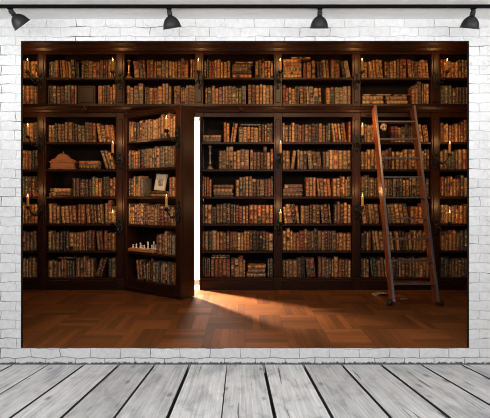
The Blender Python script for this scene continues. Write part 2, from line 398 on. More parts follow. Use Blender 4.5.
# pilasters: uprights between the bays, with a shallow raised face
PLAB = ['dark wooden pilaster near the left edge of the opening', 'dark wooden pilaster at the hinge side of the open door',
        'dark wooden pilaster at the right side of the white door gap', 'dark wooden pilaster second to the right of the white door gap',
        'dark wooden pilaster just left of the leaning ladder', 'dark wooden pilaster just right of the leaning ladder']
for i, x in enumerate(PX):
    root = empty('pilaster', (x, YB, FZ)); tag(root, PLAB[i], 'pilaster', 'bookcase pilasters')
    lo = PW - 0.001
    zb = FZ
    xl = -lo if i != 2 else (DX1 - x + 0.0)
    k = MB()
    if i == 2:
        k.box((-lo, 0, ENT0 - FZ), (lo, 0.345, 3.55 - FZ), bev=0.003); k.box((xl, 0, 0), (xl + 0.027, 0.345, ENT0 - FZ), bev=0.003)
    else: k.box((-lo, 0, 0), (lo, 0.345, 3.55 - FZ), bev=0.003)
    k.build('upright', M_wood, root)
    for za, zc in ((0.18, ENT0 - FZ - 0.03), (ENT1 - FZ + 0.02, CR0 - FZ)):
        if i == 2 and za < 1: continue
        k = MB(); k.box((-lo + 0.022, -0.014, za), (lo - 0.022, -0.0005, zc), bev=0.006); k.build('raised_panel', M_wood, root)
    if i == 1:
        k = MB(); k.box((lo + 0.0002, 0.049, 0.002), (-1.553 - x, 0.10, ENT0 - FZ - 0.002)); k.build('light_block_strip', M_wood, root)  # strip added to block light leaking through the hinge slit
    k = MB(); k.box((xl, -0.016, 0), (lo if i != 2 else xl + 0.027, -0.0005, 0.155), bev=0.006); k.build('base_block', M_wood, root)
# entablature moulding and crown: continuous runs
def run(name, prof, xa, xb, label, cat):
    k = MB(); k.prism(prof, xa, xb, 'x'); o = k.build(name, M_woodh); tag(o, label, cat); return o
z = zpx(106)
prof = [(YB - 0.021, z - 0.005), (YB - 0.05, z - 0.012), (YB - 0.062, z - 0.028), (YB - 0.05, z - 0.045), (YB - 0.035, z - 0.06), (YB - 0.028, z - 0.085), (YB - 0.021, z - 0.09)]
run('cornice_moulding', prof, -3.9, 3.9, 'dark wooden moulding running across all bookcase bays below the upper shelves', 'moulding')
z = zpx(52)
prof = [(YB - 0.001, z), (YB - 0.03, z + 0.01), (YB - 0.045, z + 0.04), (YB - 0.08, z + 0.08), (YB - 0.11, z + 0.15), (YB - 0.12, z + 0.2), (YB - 0.001, z + 0.2)]
run('crown_moulding', prof, -3.9, 3.9, 'dark wooden crown moulding along the top of the bookcases', 'moulding')
def rosette(px, lab):
    k = MB(); Mx = Matrix.Rotation(R(90), 4, 'X')
    k.lathe([(0, 0.03), (0.012, 0.028), (0.016, 0.018), (0.026, 0.02), (0.03, 0.012), (0.036, 0.010), (0.036, 0)], 16, Mx)
    for t in range(8):
        a = t * math.pi / 4; k.ball((0.03*math.cos(a), -0.016, 0.03*math.sin(a)), 0.009, 8)
    p = P(px, 109, YB - 0.045); o = k.build('carved_rosette', M_wood, loc=(p.x, YB - 0.060, p.z)); tag(o, lab, 'rosette', 'carved rosettes')
rosette(85, 'small carved dark rosette on the moulding above the casket bay')
rosette(241, 'small carved dark rosette on the moulding right of the white door gap')

# the bookcase door, swung open towards the room
ANG = math.atan2(-0.6, 0.8); DW = 1.050; DT = 0.25; DTOP = EYE + 1.10 - FZ
HX, HYY = -1.598, YB - 0.024
DM = Matrix.Translation((HX, HYY, 0)) @ Matrix.Rotation(ANG, 4, 'Z')
def d_u(px):
    k = (px - CX) / F
    return (k * HYY - HX) / (0.8 + 0.6 * k)
door = empty('bookcase_door', (HX, HYY, FZ), ANG)
tag(door, 'dark wooden secret bookcase door full of books, swung open beside the white gap', 'door')
def dpart(nm, a, b, mt, bev=0.004):
    k = MB(); k.box(a, b, bev=bev); return k.build(nm, mt, door)
UL, UR = 0.05, 0.958
dpart('hinge_stile', (0, 0, 0.005), (UL, DT - 0.015, DTOP), M_wood)
dpart('free_stile', (UR, 0, 0.005), (DW, DT, DTOP), M_wood)
dpart('back_panel', (UL, DT - 0.03, 0.005), (UR, DT - 0.004, DTOP), M_back, 0)
dpart('plinth', (UL, -0.003, 0.005), (UR, DT - 0.031, ROWZ['L6'] - FZ - 0.001), M_woodh)
dpart('plinth_moulding', (0.0, -0.014, 0.006), (DW + 0.006, -0.0035, 0.06), M_woodh)
dpart('top_rail', (UL, 0.001, zpx(118.5) - FZ + 0.0), (UR, DT - 0.031, DTOP), M_woodh)
dpart('top_moulding', (0.0, -0.016, DTOP - 0.05), (DW + 0.006, -0.0005, DTOP - 0.004), M_woodh, 0.006)
for r in ('L1', 'L2', 'L3', 'L4', 'L5'):
    dpart('shelf', (UL, 0.01, ROWZ[r] - FZ - 0.028), (UR, DT - 0.031, ROWZ[r] - FZ), M_woodh)
dpart('end_panel', (DW, 0.03, 0.2), (DW + 0.008, DT - 0.03, DTOP - 0.1), M_wood, 0.004)

# ------------------------------------------------------------------ books
PAL = [('tan', (0.50, 0.25, 0.088), 20), ('russet', (0.42, 0.155, 0.045), 20), ('light brown', (0.32, 0.165, 0.068), 17), ('red-brown', (0.20, 0.050, 0.022), 11),
       ('dark brown', (0.105, 0.046, 0.022), 15), ('grey-brown', (0.165, 0.125, 0.080), 9), ('grey-green', (0.095, 0.098, 0.065), 5), ('near-black', (0.032, 0.022, 0.017), 8), ('dull purple', (0.15, 0.062, 0.066), 0)]
GILT = (0.50, 0.30, 0.085)
PAGE = (0.34, 0.22, 0.11)
def book_geo(m, t, h, d, rnd, ci, M):
    base = PAL[ci][1]; j = rnd.uniform(0.62, 1.3); base = tuple(c * j for c in base)
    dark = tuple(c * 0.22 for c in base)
    lab = rnd.choice([(0.20, 0.028, 0.016), (0.20, 0.028, 0.016), (0.022, 0.015, 0.012), (0.03, 0.035, 0.025), (0.40, 0.24, 0.09)])
    nb = rnd.choice([3, 4, 4, 5, 5])
    bul = min(0.024, t * 0.42)
    X = [-0.5, -0.43, -0.27, 0.0, 0.27, 0.43, 0.5]
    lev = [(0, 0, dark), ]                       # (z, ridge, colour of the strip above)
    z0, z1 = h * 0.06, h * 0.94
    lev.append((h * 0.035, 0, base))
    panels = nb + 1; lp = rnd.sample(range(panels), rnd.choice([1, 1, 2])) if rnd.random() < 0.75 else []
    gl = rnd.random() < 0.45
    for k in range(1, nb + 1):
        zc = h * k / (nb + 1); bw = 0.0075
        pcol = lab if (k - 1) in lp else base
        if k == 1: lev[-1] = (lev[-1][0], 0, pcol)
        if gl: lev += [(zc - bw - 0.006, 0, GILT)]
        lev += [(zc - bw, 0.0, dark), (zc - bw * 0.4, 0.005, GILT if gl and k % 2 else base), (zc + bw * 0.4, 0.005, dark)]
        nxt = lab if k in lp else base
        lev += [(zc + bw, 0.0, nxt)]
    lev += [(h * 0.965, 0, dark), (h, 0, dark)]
    vs_ = []; fs = []; cs = []
    nX = len(X)
    for z_, rdg, c in lev:
        for x in X:
            e = 1 - (2 * x) ** 2
            vs_.append((x * t, -(bul * e) - rdg * (0.4 + 0.6 * e) + bul, z_))
    for i in range(len(lev) - 1):
        for k in range(nX - 1):
            fs.append((i*nX+k, i*nX+k+1, i*nX+nX+k+1, i*nX+nX+k)); cs.append(dark if k in (0, nX-2) else lev[i][2])  # outer spine strips coloured dark, painting in the shade between books
    m.add(vs_, fs, cs, True, M)
    bt = 0.0028
    yj = bul
    m.box((-t/2, yj, 0), (-t/2 + bt, d, h), base, M=M); m.box((t/2 - bt, yj, 0), (t/2, d, h), base, M=M)
    m.box((-t/2 + bt, yj * 0.6, 0.004), (t/2 - bt, d - 0.006, h - 0.005), PAGE, M=M)

ORD = ['zeroth', 'first', 'second', 'third', 'fourth', 'fifth', 'sixth', 'seventh', 'eighth', 'ninth', 'tenth', 'eleventh', 'twelfth', 'thirteenth', 'fourteenth', 'fifteenth', 'sixteenth',
       'seventeenth', 'eighteenth', 'nineteenth', 'twentieth', 'twenty-first', 'twenty-second', 'twenty-third', 'twenty-fourth', 'twenty-fifth', 'twenty-sixth', 'twenty-seventh', 'twenty-eighth']
ROWN = {'U1': 'top shelf', 'U2': 'second shelf', 'L1': 'third shelf', 'L2': 'fourth shelf', 'L3': 'fifth shelf', 'L4': 'sixth shelf', 'L5': 'seventh shelf', 'L6': 'bottom shelf'}
DROWN = {'L1': 'top shelf', 'L2': 'second shelf', 'L3': 'third shelf', 'L4': 'fourth shelf', 'L5': 'fifth shelf', 'L6': 'bottom shelf'}
BAYN = ['bay at left edge', 'casket bay', 'bay above open door', 'bay beside white gap', 'bay left of ladder', 'ladder bay', 'bay at right edge']
# v: upright books, b: leaning with tops to the left, s: leaning with tops to the right, h: stack lying flat (n), t: flat on top of upright books at row height
SPEC = {
 (0, 'U1'): [('v', 6, 37)], (0, 'U2'): [('v', 6, 37)], (0, 'L1'): [('v', 6, 37)], (0, 'L2'): [('v', 6, 37)], (0, 'L3'): [('v', 6, 37)], (0, 'L4'): [('v', 6, 37)], (0, 'L5'): [('v', 6, 36)], (0, 'L6'): [('v', 6, 37)],
 (1, 'U1'): [('v', 47.5, 58), ('b', 58.5, 79, 4), ('v', 80.5, 115)],
 (1, 'U2'): [('v', 47.5, 76), ('v', 97, 115.5)],
 (1, 'L1'): [('v', 47.5, 95), ('b', 95.5, 115, 8)],
 (1, 'L2'): [('h', 78, 99, 2), ('b', 99.5, 115, 17)],
 (1, 'L3'): [('h', 48, 71, 2), ('v', 72, 101), ('v', 102, 115.5)],
 (1, 'L4'): [('v', 47.5, 59), ('b', 59.3, 76, 5), ('v', 77, 84), ('b', 84.3, 103, 5), ('v', 104, 115.5)],
 (1, 'L5'): [('v', 47.5, 94), ('b', 95, 103, 5), ('v', 103.5, 115.5)],
 (1, 'L6'): [('v', 47.5, 74, 0, -1.5), ('t', 57, 74, 1), ('v', 75, 93), ('s', 94, 107, 17), ('v', 107.5, 115.5)],
 (2, 'U1'): [('b', 132.5, 146, 5), ('v', 146.5, 188), ('v', 190, 195)],
 (2, 'U2'): [('v', 126, 143), ('v', 144.5, 171), ('v', 173.5, 195)],
 (3, 'U1'): [('v', 204, 230.5), ('h', 231.5, 252, 4), ('o', 234, 253, 1), ('v', 255, 274)],
 (3, 'U2'): [('v', 205, 246), ('v', 248, 274, 0, 1.5)],
 (3, 'L1'): [('h', 202, 221.5, 2), ('v', 223.5, 229.5), ('s', 230, 238, 8), ('v', 238.5, 261, 0, -2), ('t', 240, 261, 1), ('v', 261.5, 274)],
 (3, 'L2'): [('v', 218.5, 249), ('v', 250, 274)],
 (3, 'L3'): [('v', 201, 211.5, 7), ('h', 213, 234, 3), ('v', 235.5, 274)],
 (3, 'L4'): [('v', 201, 248.5), ('v', 249.3, 273.8, 0, 0, 1)],
 (3, 'L5'): [('v', 201, 274)],
 (3, 'L6'): [('v', 201, 210), ('v', 210.5, 230, 0, -1, 3), ('t', 211, 230, 2), ('v', 230.5, 245.5), ('h', 246.5, 266, 3), ('v', 267.5, 274)],
 (4, 'U1'): [('h', 282.5, 302, 5), ('v', 303.5, 311.5, 0, -2), ('o', 290, 311, 1), ('v', 312, 316), ('b', 316.5, 330, 4), ('v', 331, 340), ('b', 340.3, 352, 10)],
 (4, 'U2'): [('v', 282.5, 299), ('b', 299.3, 322, 3), ('v', 326.5, 352)],
 (4, 'L1'): [('v', 282.5, 331), ('b', 331.3, 347.5, 7), ('v', 348.5, 352)],
 (4, 'L2'): [('v', 282.5, 290), ('s', 290.5, 297, 8), ('v', 297.5, 307), ('b', 307.3, 322, 5), ('v', 323, 352)],
 (4, 'L3'): [('h', 283, 303, 3), ('v', 306, 316), ('b', 316.5, 332, 5), ('v', 333, 352)],
 (4, 'L4'): [('b', 282.5, 300, 6), ('v', 301, 320), ('b', 320.3, 332, 5), ('v', 334.5, 352)],
 (4, 'L5'): [('v', 282.5, 352)],
 (4, 'L6'): [('v', 282.5, 305), ('b', 305.3, 316, 5), ('v', 318.5, 352)],
 (5, 'U1'): [('v', 361, 368), ('b', 368.3, 384, 5), ('v', 385, 407), ('b', 407.3, 431.5, 5)],
 (5, 'U2'): [('h', 361, 384, 2), ('h', 385, 409, 2), ('o', 363, 392, 1), ('o', 394, 411, 1), ('v', 412, 431.3, 0, 2.5)],
 (5, 'L1'): [('v', 361, 377), ('v', 391, 414, 0, -2), ('b', 414.3, 431, 9)],
 (5, 'L2'): [('v', 361, 395), ('v', 396, 431.3)],
 (5, 'L3'): [('v', 361, 377), ('v', 378, 431.3)],
 (5, 'L4'): [('b', 361, 380, 6), ('b', 380.5, 410, 8), ('v', 411, 431.3)],
 (5, 'L5'): [('v', 361, 372), ('b', 372.3, 395, 7), ('b', 395.3, 413, 5), ('v', 414, 431.3)],
 (5, 'L6'): [('v', 361, 370), ('b', 370.3, 388, 5), ('v', 389, 431.3)],
 (6, 'U1'): [('v', 441, 486)], (6, 'U2'): [('v', 441, 486)], (6, 'L1'): [('v', 441, 486)], (6, 'L2'): [('v', 441, 486)], (6, 'L3'): [('v', 441, 486)], (6, 'L4'): [('v', 441, 486)], (6, 'L5'): [('v', 441, 486)], (6, 'L6'): [('v', 441, 486)],
 ('D', 'L1'): [('v', 125.3, 130), ('v', 131.5, 174.6)],
 ('D', 'L2'): [('v', 125.3, 137), ('v', 138, 174.6)],
 ('D', 'L3'): [('v', 125.3, 140), ('h', 143, 165, 2), ('v', 166, 174.6)],
 ('D', 'L4'): [('v', 125.3, 160), ('b', 160.3, 174.6, 4)],
 ('D', 'L5'): [('v', 153.5, 174.6)],
 ('D', 'L6'): [('b', 133, 143, 7), ('v', 143.5, 174.6)],
}
BY = YB + 0.045
BM = Matrix.Translation((0, BY, 0))
DMB = DM @ Matrix.Translation((0, 0.035, 0))
books = []   # dict per book
for (bay, row), segs in SPEC.items():
    rnd = random.Random(str((bay, row)) + 'k')
    isd = bay == 'D'
    tox = (lambda p: d_u(p)) if isd else (lambda p: min(max((p - CX) * BY / F, (xs[bay] + PW + 0.002) if not (bay == 3 and row[0] == 'L') else DX1 + 0.030), xs[bay+1] - PW - 0.002))
    M0 = DMB if isd else BM
    z0 = ROWZ[row] + 0.0012
    px_m = BY / F
    hb = 0.268 if row[0] == 'L' else 0.255
    lst = []
    def pick():
        r = rnd.uniform(0, sum(p[2] for p in PAL))
        for i, p in enumerate(PAL):
            r -= p[2]
            if r <= 0: return i
        return 0
    run_c = None; run_n = 0
    stack_id = 0
    for sg in segs:
        kind, a, b = sg[0], tox(sg[1]), tox(sg[2])
        if kind in 'vbs':
            dh = (sg[4] * px_m if len(sg) > 4 else 0) if kind == 'v' else 0
            setc = sg[5] if kind == 'v' and len(sg) > 5 else None
            ang = R(sg[3]) if kind in 'bs' else 0
            wds = []
            hset = hb * rnd.uniform(0.97, 1.03)
            maxh = hb + dh
            avail = (b - a) - (maxh * math.sin(ang) if ang else 0)
            while sum(wds) / math.cos(ang) < avail - 0.02:
                wds.append(0.052 if setc is not None else rnd.choice([0.034, 0.04, 0.045, 0.05, 0.055, 0.064, 0.047]) * rnd.uniform(0.92, 1.08))
            if not wds: wds = [avail]
            sc = avail / (sum(wds) / math.cos(ang)); wds = [q * sc for q in wds]
            x = a + (maxh * math.sin(ang) if kind == 'b' else 0)
            for q in wds:
                if setc is not None: c, h = setc, hset * 0.97
                else:
                    if run_n <= 0: run_c = pick(); run_n = rnd.choice([1, 1, 1, 2, 2, 3]); run_h = hb * rnd.uniform(0.87, 1.05)
                    run_n -= 1; c = run_c; h = run_h * rnd.uniform(0.985, 1.01) + dh
                    if rnd.random() < 0.085 and not ang and dh >= 0: h *= 1.13
                h = min(h, 0.315 if isd else 0.322)
                if ang: h = min(h, maxh)
                t = q - 0.0055; cw = q / math.cos(ang)
                if kind == 'v': Mb = Matrix.Translation((x + q/2, 0, z0)); 
                elif kind == 's':                       # tops to the right, resting on the lower right corner
                    Mb = Matrix.Translation((x + cw, 0, z0)) @ Matrix.Rotation(ang, 4, 'Y') @ Matrix.Translation((-q/2, 0, 0))
                else:                                   # tops to the left, resting on the lower left corner
                    Mb = Matrix.Translation((x, 0, z0)) @ Matrix.Rotation(-ang, 4, 'Y') @ Matrix.Translation((q/2, 0, 0))
                lst.append(dict(x=x + cw/2, t=t, h=h, d=min(rnd.uniform(0.15, 0.2), 0.165 if isd else 1), c=c, M=Mb, mode=kind, jit=rnd.uniform(0, 0.028) if not isd else rnd.uniform(0, 0.012)))
                x += cw
        else:
            stack_id += 1
            n = sg[3]; zz = z0 + (hb * 1.085 if kind == 't' else 0)
            if kind == 't': zz = z0 + max(q['h'] for q in lst if a - 0.02 < q['x'] < b + 0.02) + 0.001
            if kind == 'o': zz = max([q['M'].translation.z + (q['t']/2 if q['mode'] in 'hto' else q['h']) for q in lst if q['x'] - (q['h'] if q['mode'] in 'hto' else q['t'])/2 < b and q['x'] + (q['h'] if q['mode'] in 'hto' else q['t'])/2 > a]) + 0.0015
            for k in range(n):
                t = (rnd.uniform(0.045, 0.062) if not (isd and row == 'L3') else 0.034) if kind == 'h' else 0.026
                Lh = (b - a) * rnd.uniform(0.90, 0.99); xc = (a + b)/2 + rnd.uniform(-1, 1) * ((b - a) - Lh) * 0.45
                Mb = Matrix.Translation((xc - Lh/2, 0, zz + t/2)) @ Matrix.Rotation(R(90), 4, 'Y')
                c = 6 if kind == 't' else 2 if kind == 'o' else pick()
                if (bay, row) == (4, 'L3'): c = 8 if k else 5
                if kind == 'h' and PAL[c][0] == 'near-black': c = 4
                lst.append(dict(x=xc, t=t, h=Lh, d=min(rnd.uniform(0.15, 0.2), 0.165 if isd else 1), c=c, M=Mb, mode=kind, k=k, n=n, sid=stack_id, jit=rnd.uniform(0, 0.01)))
                zz += t + 0.0012
    # ordinals over what the photo shows of the row
    up = sorted([q for q in lst if q['mode'] in 'vbs'], key=lambda q: q['x'])
    vis = []
    for q in up:
        w_ = M0 @ Vector((q['x'], 0, z0)); q['px'] = CX + F * w_.x / w_.y
        q['vis'] = 22.2 < q['px'] < 467.8
        if q['vis']: vis.append(q)
    for q in lst:
        if q['mode'] in 'hto':
            w_ = M0 @ Vector((q['x'], 0, z0)); q['px'] = CX + F * w_.x / w_.y; q['vis'] = True
    where = (DROWN[row] + ' of open door') if isd else (ROWN[row] + ', ' + BAYN[bay])
    for i, q in enumerate(vis):
        nm = PAL[q['c']][0]
        q['label'] = '%s %s book, %s upright from left on %s' % (nm, 'leaning' if q['mode'] in 'bs' and abs(q['M'].to_euler().y) > R(6.5) else 'leather', ORD[i+1], where)
        q['group'] = 'books on ' + where
        os_ = [q for q in lst if q['mode'] == 'o']
    for q in os_:
        q['label'] = 'thin light brown book lying flat across the %sstack on %s' % ('' if len(os_) == 1 else 'left ' if q is os_[0] else 'right ', where); q['group'] = 'books on ' + where
    for q in lst:
        if q['mode'] == 'h':
            same = [g for g in lst if g['mode'] == 'h']
            multi = len(set(g['sid'] for g in same)) > 1
            side = ('left ' if q['sid'] == min(g['sid'] for g in same) else 'right ') if multi else ''
            pos = 'bottom' if q['k'] == 0 else 'top' if q['k'] == q['n']-1 else 'second' if q['k'] == 1 else 'third'
            q['label'] = '%s book lying flat, %s of the %sstack on %s' % (PAL[q['c']][0], pos, side, where)
            q['group'] = 'books on ' + where
        if q['mode'] == 't':
            pos = '' if q['n'] == 1 else ('lower ' if q['k'] == 0 else 'upper ')
            q['label'] = '%sthin grey-green book lying flat over upright books on %s' % (pos, where)
            q['group'] = 'books on ' + where
    for q in lst:
        q['W'] = M0 @ Matrix.Translation((0, q['jit'], 0)) @ q['M']
        Yd = q['W'].translation.y
        q['area'] = (q['t'] * q['h'] * (F / Yd) ** 2) * (0.6 if isd else 1) if q['vis'] else 0
        if bay == 5 and row[0] == 'L' and q['vis']:      # behind the ladder
            q['area'] *= 0.8
        q['seed'] = rnd.random()
        books.append(q)
for q in books:
    if q['mode'] in 'hto': q['area'] *= 1.6
order = sorted(books, key=lambda q: -q['area'])
stuff = MB()
for n, q in enumerate(order):
    br = random.Random(q['seed'])
    if n < 300 and q['vis']:
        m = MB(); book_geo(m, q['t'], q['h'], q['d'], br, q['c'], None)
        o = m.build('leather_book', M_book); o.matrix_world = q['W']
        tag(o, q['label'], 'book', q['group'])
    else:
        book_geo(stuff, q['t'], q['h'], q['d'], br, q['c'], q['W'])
o = stuff.build('shelved_books', M_book)
tag(o, 'slimmer old leather books filling the shelves between the larger ones', 'books', kind='stuff')
print('BOOKS', len(books), 'visible', sum(1 for q in books if q['vis']))

# ------------------------------------------------------------------ sconces and candles
def make_sconce():
    root = empty('candle_sconce')
    k = MB()                                            # scrolled back plate, root at its centre on the wood face, +y goes into the wood
    k.prism([(-0.012, -0.13), (0.012, -0.13), (0.03, -0.1), (0.02, -0.07), (0.034, -0.03), (0.03, 0.03), (0.036, 0.06), (0.02, 0.085), (0.024, 0.11), (0, 0.145),
             (-0.024, 0.11), (-0.02, 0.085), (-0.036, 0.06), (-0.03, 0.03), (-0.034, -0.03), (-0.02, -0.07), (-0.03, -0.1)], -0.012, 0.0)
    k.v = [(x * 1.3, y, z) for x, y, z in k.v]
    for z_ in (-0.1, 0.0, 0.07): k.ball((0, -0.014, z_), 0.02, 10, sc=(1, 0.6, 1.2))
    k.build('back_plate', M_iron, root)
    k = MB(); pts = []
    for i in range(15):
        t = i / 14; pts.append((0, -0.02 - 0.25 * t, -0.01 - 0.065 * math.sin(math.pi * t * 1.05) + 0.05 * t * t))
    k.tube(pts, [0.011 - 0.004 * i / 14 for i in range(15)])
    for s in (-1, 1):
        pts = [(s * (0.010 + 0.035 * math.sin(a * 0.55)) , -0.015 - 0.03 * a * 0.6, -0.03 + 0.03 * math.cos(a)) for a in [i * 0.45 for i in range(9)]]
        k.tube(pts, 0.006, 6)
    k.build('arm', M_iron, root)
    k = MB(); k.lathe([(0, 0), (0.012, 0.0), (0.018, 0.012), (0.034, 0.022), (0.036, 0.026), (0.020, 0.024), (0.021, 0.045), (0.018, 0.045), (0.017, 0.03), (0, 0.03)], 14, Matrix.Translation((0, -0.27, 0.02)))
    k.build('drip_cup', M_iron, root)
    return root
def make_candle():
    root = empty('candle')
    k = MB(); k.lathe([(0, 0), (0.0165, 0), (0.0168, 0.02), (0.016, 0.13), (0.0145, 0.137), (0.008, 0.134), (0, 0.132)], 14)
    k.build('wax_stick', M_wax, root)
    k = MB(); k.tube([(0, 0, 0.131), (0.001, 0, 0.138), (0.002, 0, 0.145)], 0.0015, 6); k.build('wick', M_wick, root)
    k = MB(); k.lathe([(0, 0.140), (0.005, 0.145), (0.0072, 0.152), (0.0055, 0.160), (0.0025, 0.168), (0, 0.175)], 10); k.build('flame', M_flame, root)
    return root
S0, C0 = make_sconce(), make_candle(); first = [True]
PN = ['pilaster near the left edge', 'pilaster at the door hinge', 'pilaster right of the white gap', 'second pilaster right of the white gap', 'pilaster left of the ladder', 'pilaster right of the ladder']
def sconce(base, rz, where, power, yaw=0.0):
    s = S0 if first[0] else copy_tree(S0); c = C0 if first[0] else copy_tree(C0); first[0] = False
    s.location = base; s.rotation_euler = (0, 0, rz)
    for ch in s.children:
        if not ch.name.startswith('back_plate'): ch.rotation_euler = (0, 0, yaw)
    off = Matrix.Rotation(rz + yaw, 3, 'Z') @ Vector((0, -0.27, 0.0505)); cp = Vector(base) + off
    c.location = cp; c.rotation_euler = (0, 0, rz)
    tag(s, 'black wrought iron candle sconce, ' + where, 'sconce', 'wrought iron candle sconces')
    tag(c, 'lit amber candle, ' + where, 'candle', 'candles in the sconces')
    light('candle_light', 'POINT', (cp.x, cp.y, cp.z + 0.215), power, (1, 0.52, 0.19), shadow_soft_size=0.025)
YC = YB - 0.014 - 0.27
def base_z(ypx_bottom, Y=YC): return EYE + (HY - ypx_bottom) * Y / F - 0.0505
for i in range(6):
    yaw = (R(-15), R(-6), R(3), R(2), R(2), R(9))[i]; yaw2 = (R(-14), R(-6), 0, R(3), R(3), R(17))[i]
    sconce((PX[i], YB - 0.0145, base_z(71.5)), 0, 'top one on the ' + PN[i], 4.6, yaw)
    if i == 2: continue
    hi = i in (0, 4)
    sconce((PX[i], YB - 0.0145, base_z(136.5 if hi else 154)), 0, 'middle one on the ' + PN[i], 4.0, yaw2)
    sconce((PX[i], YB - 0.0145, base_z(207 if hi else 223)), 0, 'lowest one on the ' + PN[i], 3.6, yaw2)
for zc, wh, p in ((130.5, 'upper one on the open bookcase door', 3.4), (208.5, 'lower one on the open bookcase door', 3.2)):
    q = DM @ Vector((1.004, -0.001, 0)); pc = DM @ Vector((1.004, -0.27, 0))
    sconce((q.x, q.y, EYE + (HY - zc) * pc.y / F - 0.0505), ANG, wh, p, R(14))

# ------------------------------------------------------------------ ladder
YT, YBt = 6.60, 5.78
def lad(px_t, px_b, t):     # centre line of a rail, t from foot (0) to top (1)
    a = P(px_b, 306, YBt); a.z = FZ; b = P(px_t, 108, YT)
    return a.lerp(b, t)
aL = lad(376, 390.5, 0); bL = lad(376, 390.5, 1); aR = lad(413.5, 436, 0); bR = lad(413.5, 436, 1)
xl = (aL.x + bL.x) / 2; xr = (aR.x + bR.x) / 2
slope = Vector((0, YT - YBt, bL.z - FZ)); LEN = slope.length; tilt = math.atan2(YT - YBt, bL.z - FZ)
ladder = empty('library_ladder', ((xl + xr) / 2, YBt, FZ)); tag(ladder, 'reddish wooden library ladder leaning against the bookcase, second bay from right', 'ladder')
MT = Matrix.Rotation(-tilt, 4, 'X')
hw = (xr - xl) / 2; RD = 0.075; RT = 0.016
M_edge = mat('grey_edging', (0.16, 0.14, 0.14), 0.4, 0.5)  # grey strips on the front of rails and treads
for s in (-1, 1):
    k = MB(); k.box((s*hw - RT, -RD, 0.03), (s*hw + RT, RD, LEN), bev=0.004, M=MT); r_ = k.build('rail', M_ladder, ladder)
    k = MB(); k.box((s*hw - RT*0.8, -RD - 0.004, 0.036), (s*hw + RT*0.8, -RD - 0.0003, LEN - 0.02), bev=0.001, M=MT); e_ = k.build('grey_edge', M_edge, r_); e_['label'] = 'grey edging on the front of the rail'
    k = MB(); Mw = Matrix.Translation((s*(hw + 0.041), -0.005, 0.0385)) @ Matrix.Rotation(R(90), 4, 'Y')
    k.lathe([(0, -0.024), (0.03, -0.024), (0.038, -0.016), (0.038, 0.016), (0.03, 0.024), (0, 0.024)], 16, Mw)
    w_ = k.build('wheel', M_rubber, ladder)
for yr in (121.5, 139, 158, 177, 197.5, 218.5, 239.3, 261, 284):
    # find t where the front of the tread projects to that row
    lo, hi_ = 0.0, 1.0
    for _ in range(40):
        t = (lo + hi_) / 2; Yt = YBt + (YT - YBt) * t - 0.06; Zt = FZ + (bL.z - FZ) * t
        yy = HY - (Zt - EYE) * F / Yt
        if yy > yr: lo = t
        else: hi_ = t
    Yt = (YT - YBt) * t; Zt = (bL.z - FZ) * t
    k = MB(); k.box((-hw + RT, Yt - 0.062, Zt - 0.009), (hw - RT, Yt + 0.055, Zt + 0.009), bev=0.003); r_ = k.build('tread', M_ladder, ladder)
    k = MB(); k.box((-hw + RT, Yt - 0.067, Zt - 0.009), (hw - RT, Yt - 0.0623, Zt + 0.009), bev=0.001); e_ = k.build('nosing', M_edge, r_); e_['label'] = 'grey nosing on the tread'

# ------------------------------------------------------------------ small things on the shelves and floor
def on_shelf(px, row, back=0.06):
    Y = YB + back; return ((px - CX) * Y / F, Y, ROWZ[row] + 0.001)
# house shaped casket
p = on_shelf(63.5, 'L2', 0.10); t = empty('wooden_casket', p); tag(t, 'small carved wooden casket with curved pointed lid, left of the open door', 'casket')
s = 0.0137
k = MB(); k.box((-13*s, -0.07, 0), (13*s, 0.07, 0.02), bev=0.004); k.box((-11.5*s, -0.06, 0.02), (11.5*s, 0.06, 0.095), bev=0.003); k.box((-13*s, -0.068, 0.095), (13*s, 0.068, 0.112), bev=0.004)
k.build('body', M_casket, t)
prof = [(-11.5*s, 0.1125), (-10.8*s, 0.135), (-8*s, 0.145), (-6*s, 0.165), (-4.5*s, 0.195), (-2*s, 0.212), (0, 0.218)]
prof = prof + [(-x, z_) for x, z_ in reversed(prof[:-1])]
k = MB(); k.prism(prof, -0.05, 0.05); k.build('lid', M_casket, t)
k = MB(); k.lathe([(0, 0.215), (0.012, 0.216), (0.008, 0.228), (0.012, 0.236), (0.006, 0.246), (0, 0.25)], 12); k.build('finial', M_casket, t)
for x in (-7*s, 0, 7*s):
    k = MB(); k.prism([(x - 0.03, 0.03), (x + 0.03, 0.03), (x + 0.03, 0.065), (x, 0.088), (x - 0.03, 0.065)], -0.066, -0.0605); k.build('carved_arch_panel', M_casket, t)
# brown panelled box on the second shelf
p = on_shelf(87, 'U2', 0.08); t = empty('wooden_box', p); tag(t, 'plain brown wooden box between books on the second shelf, left part', 'box')
k = MB(); k.box((-0.122, -0.02, 0), (0.122, 0.15, 0.262), bev=0.005); k.build('body', M_wood, t)
k = MB(); k.box((-0.095, -0.028, 0.03), (0.095, -0.0205, 0.232), bev=0.006); k.build('front_panel', M_wood, t)
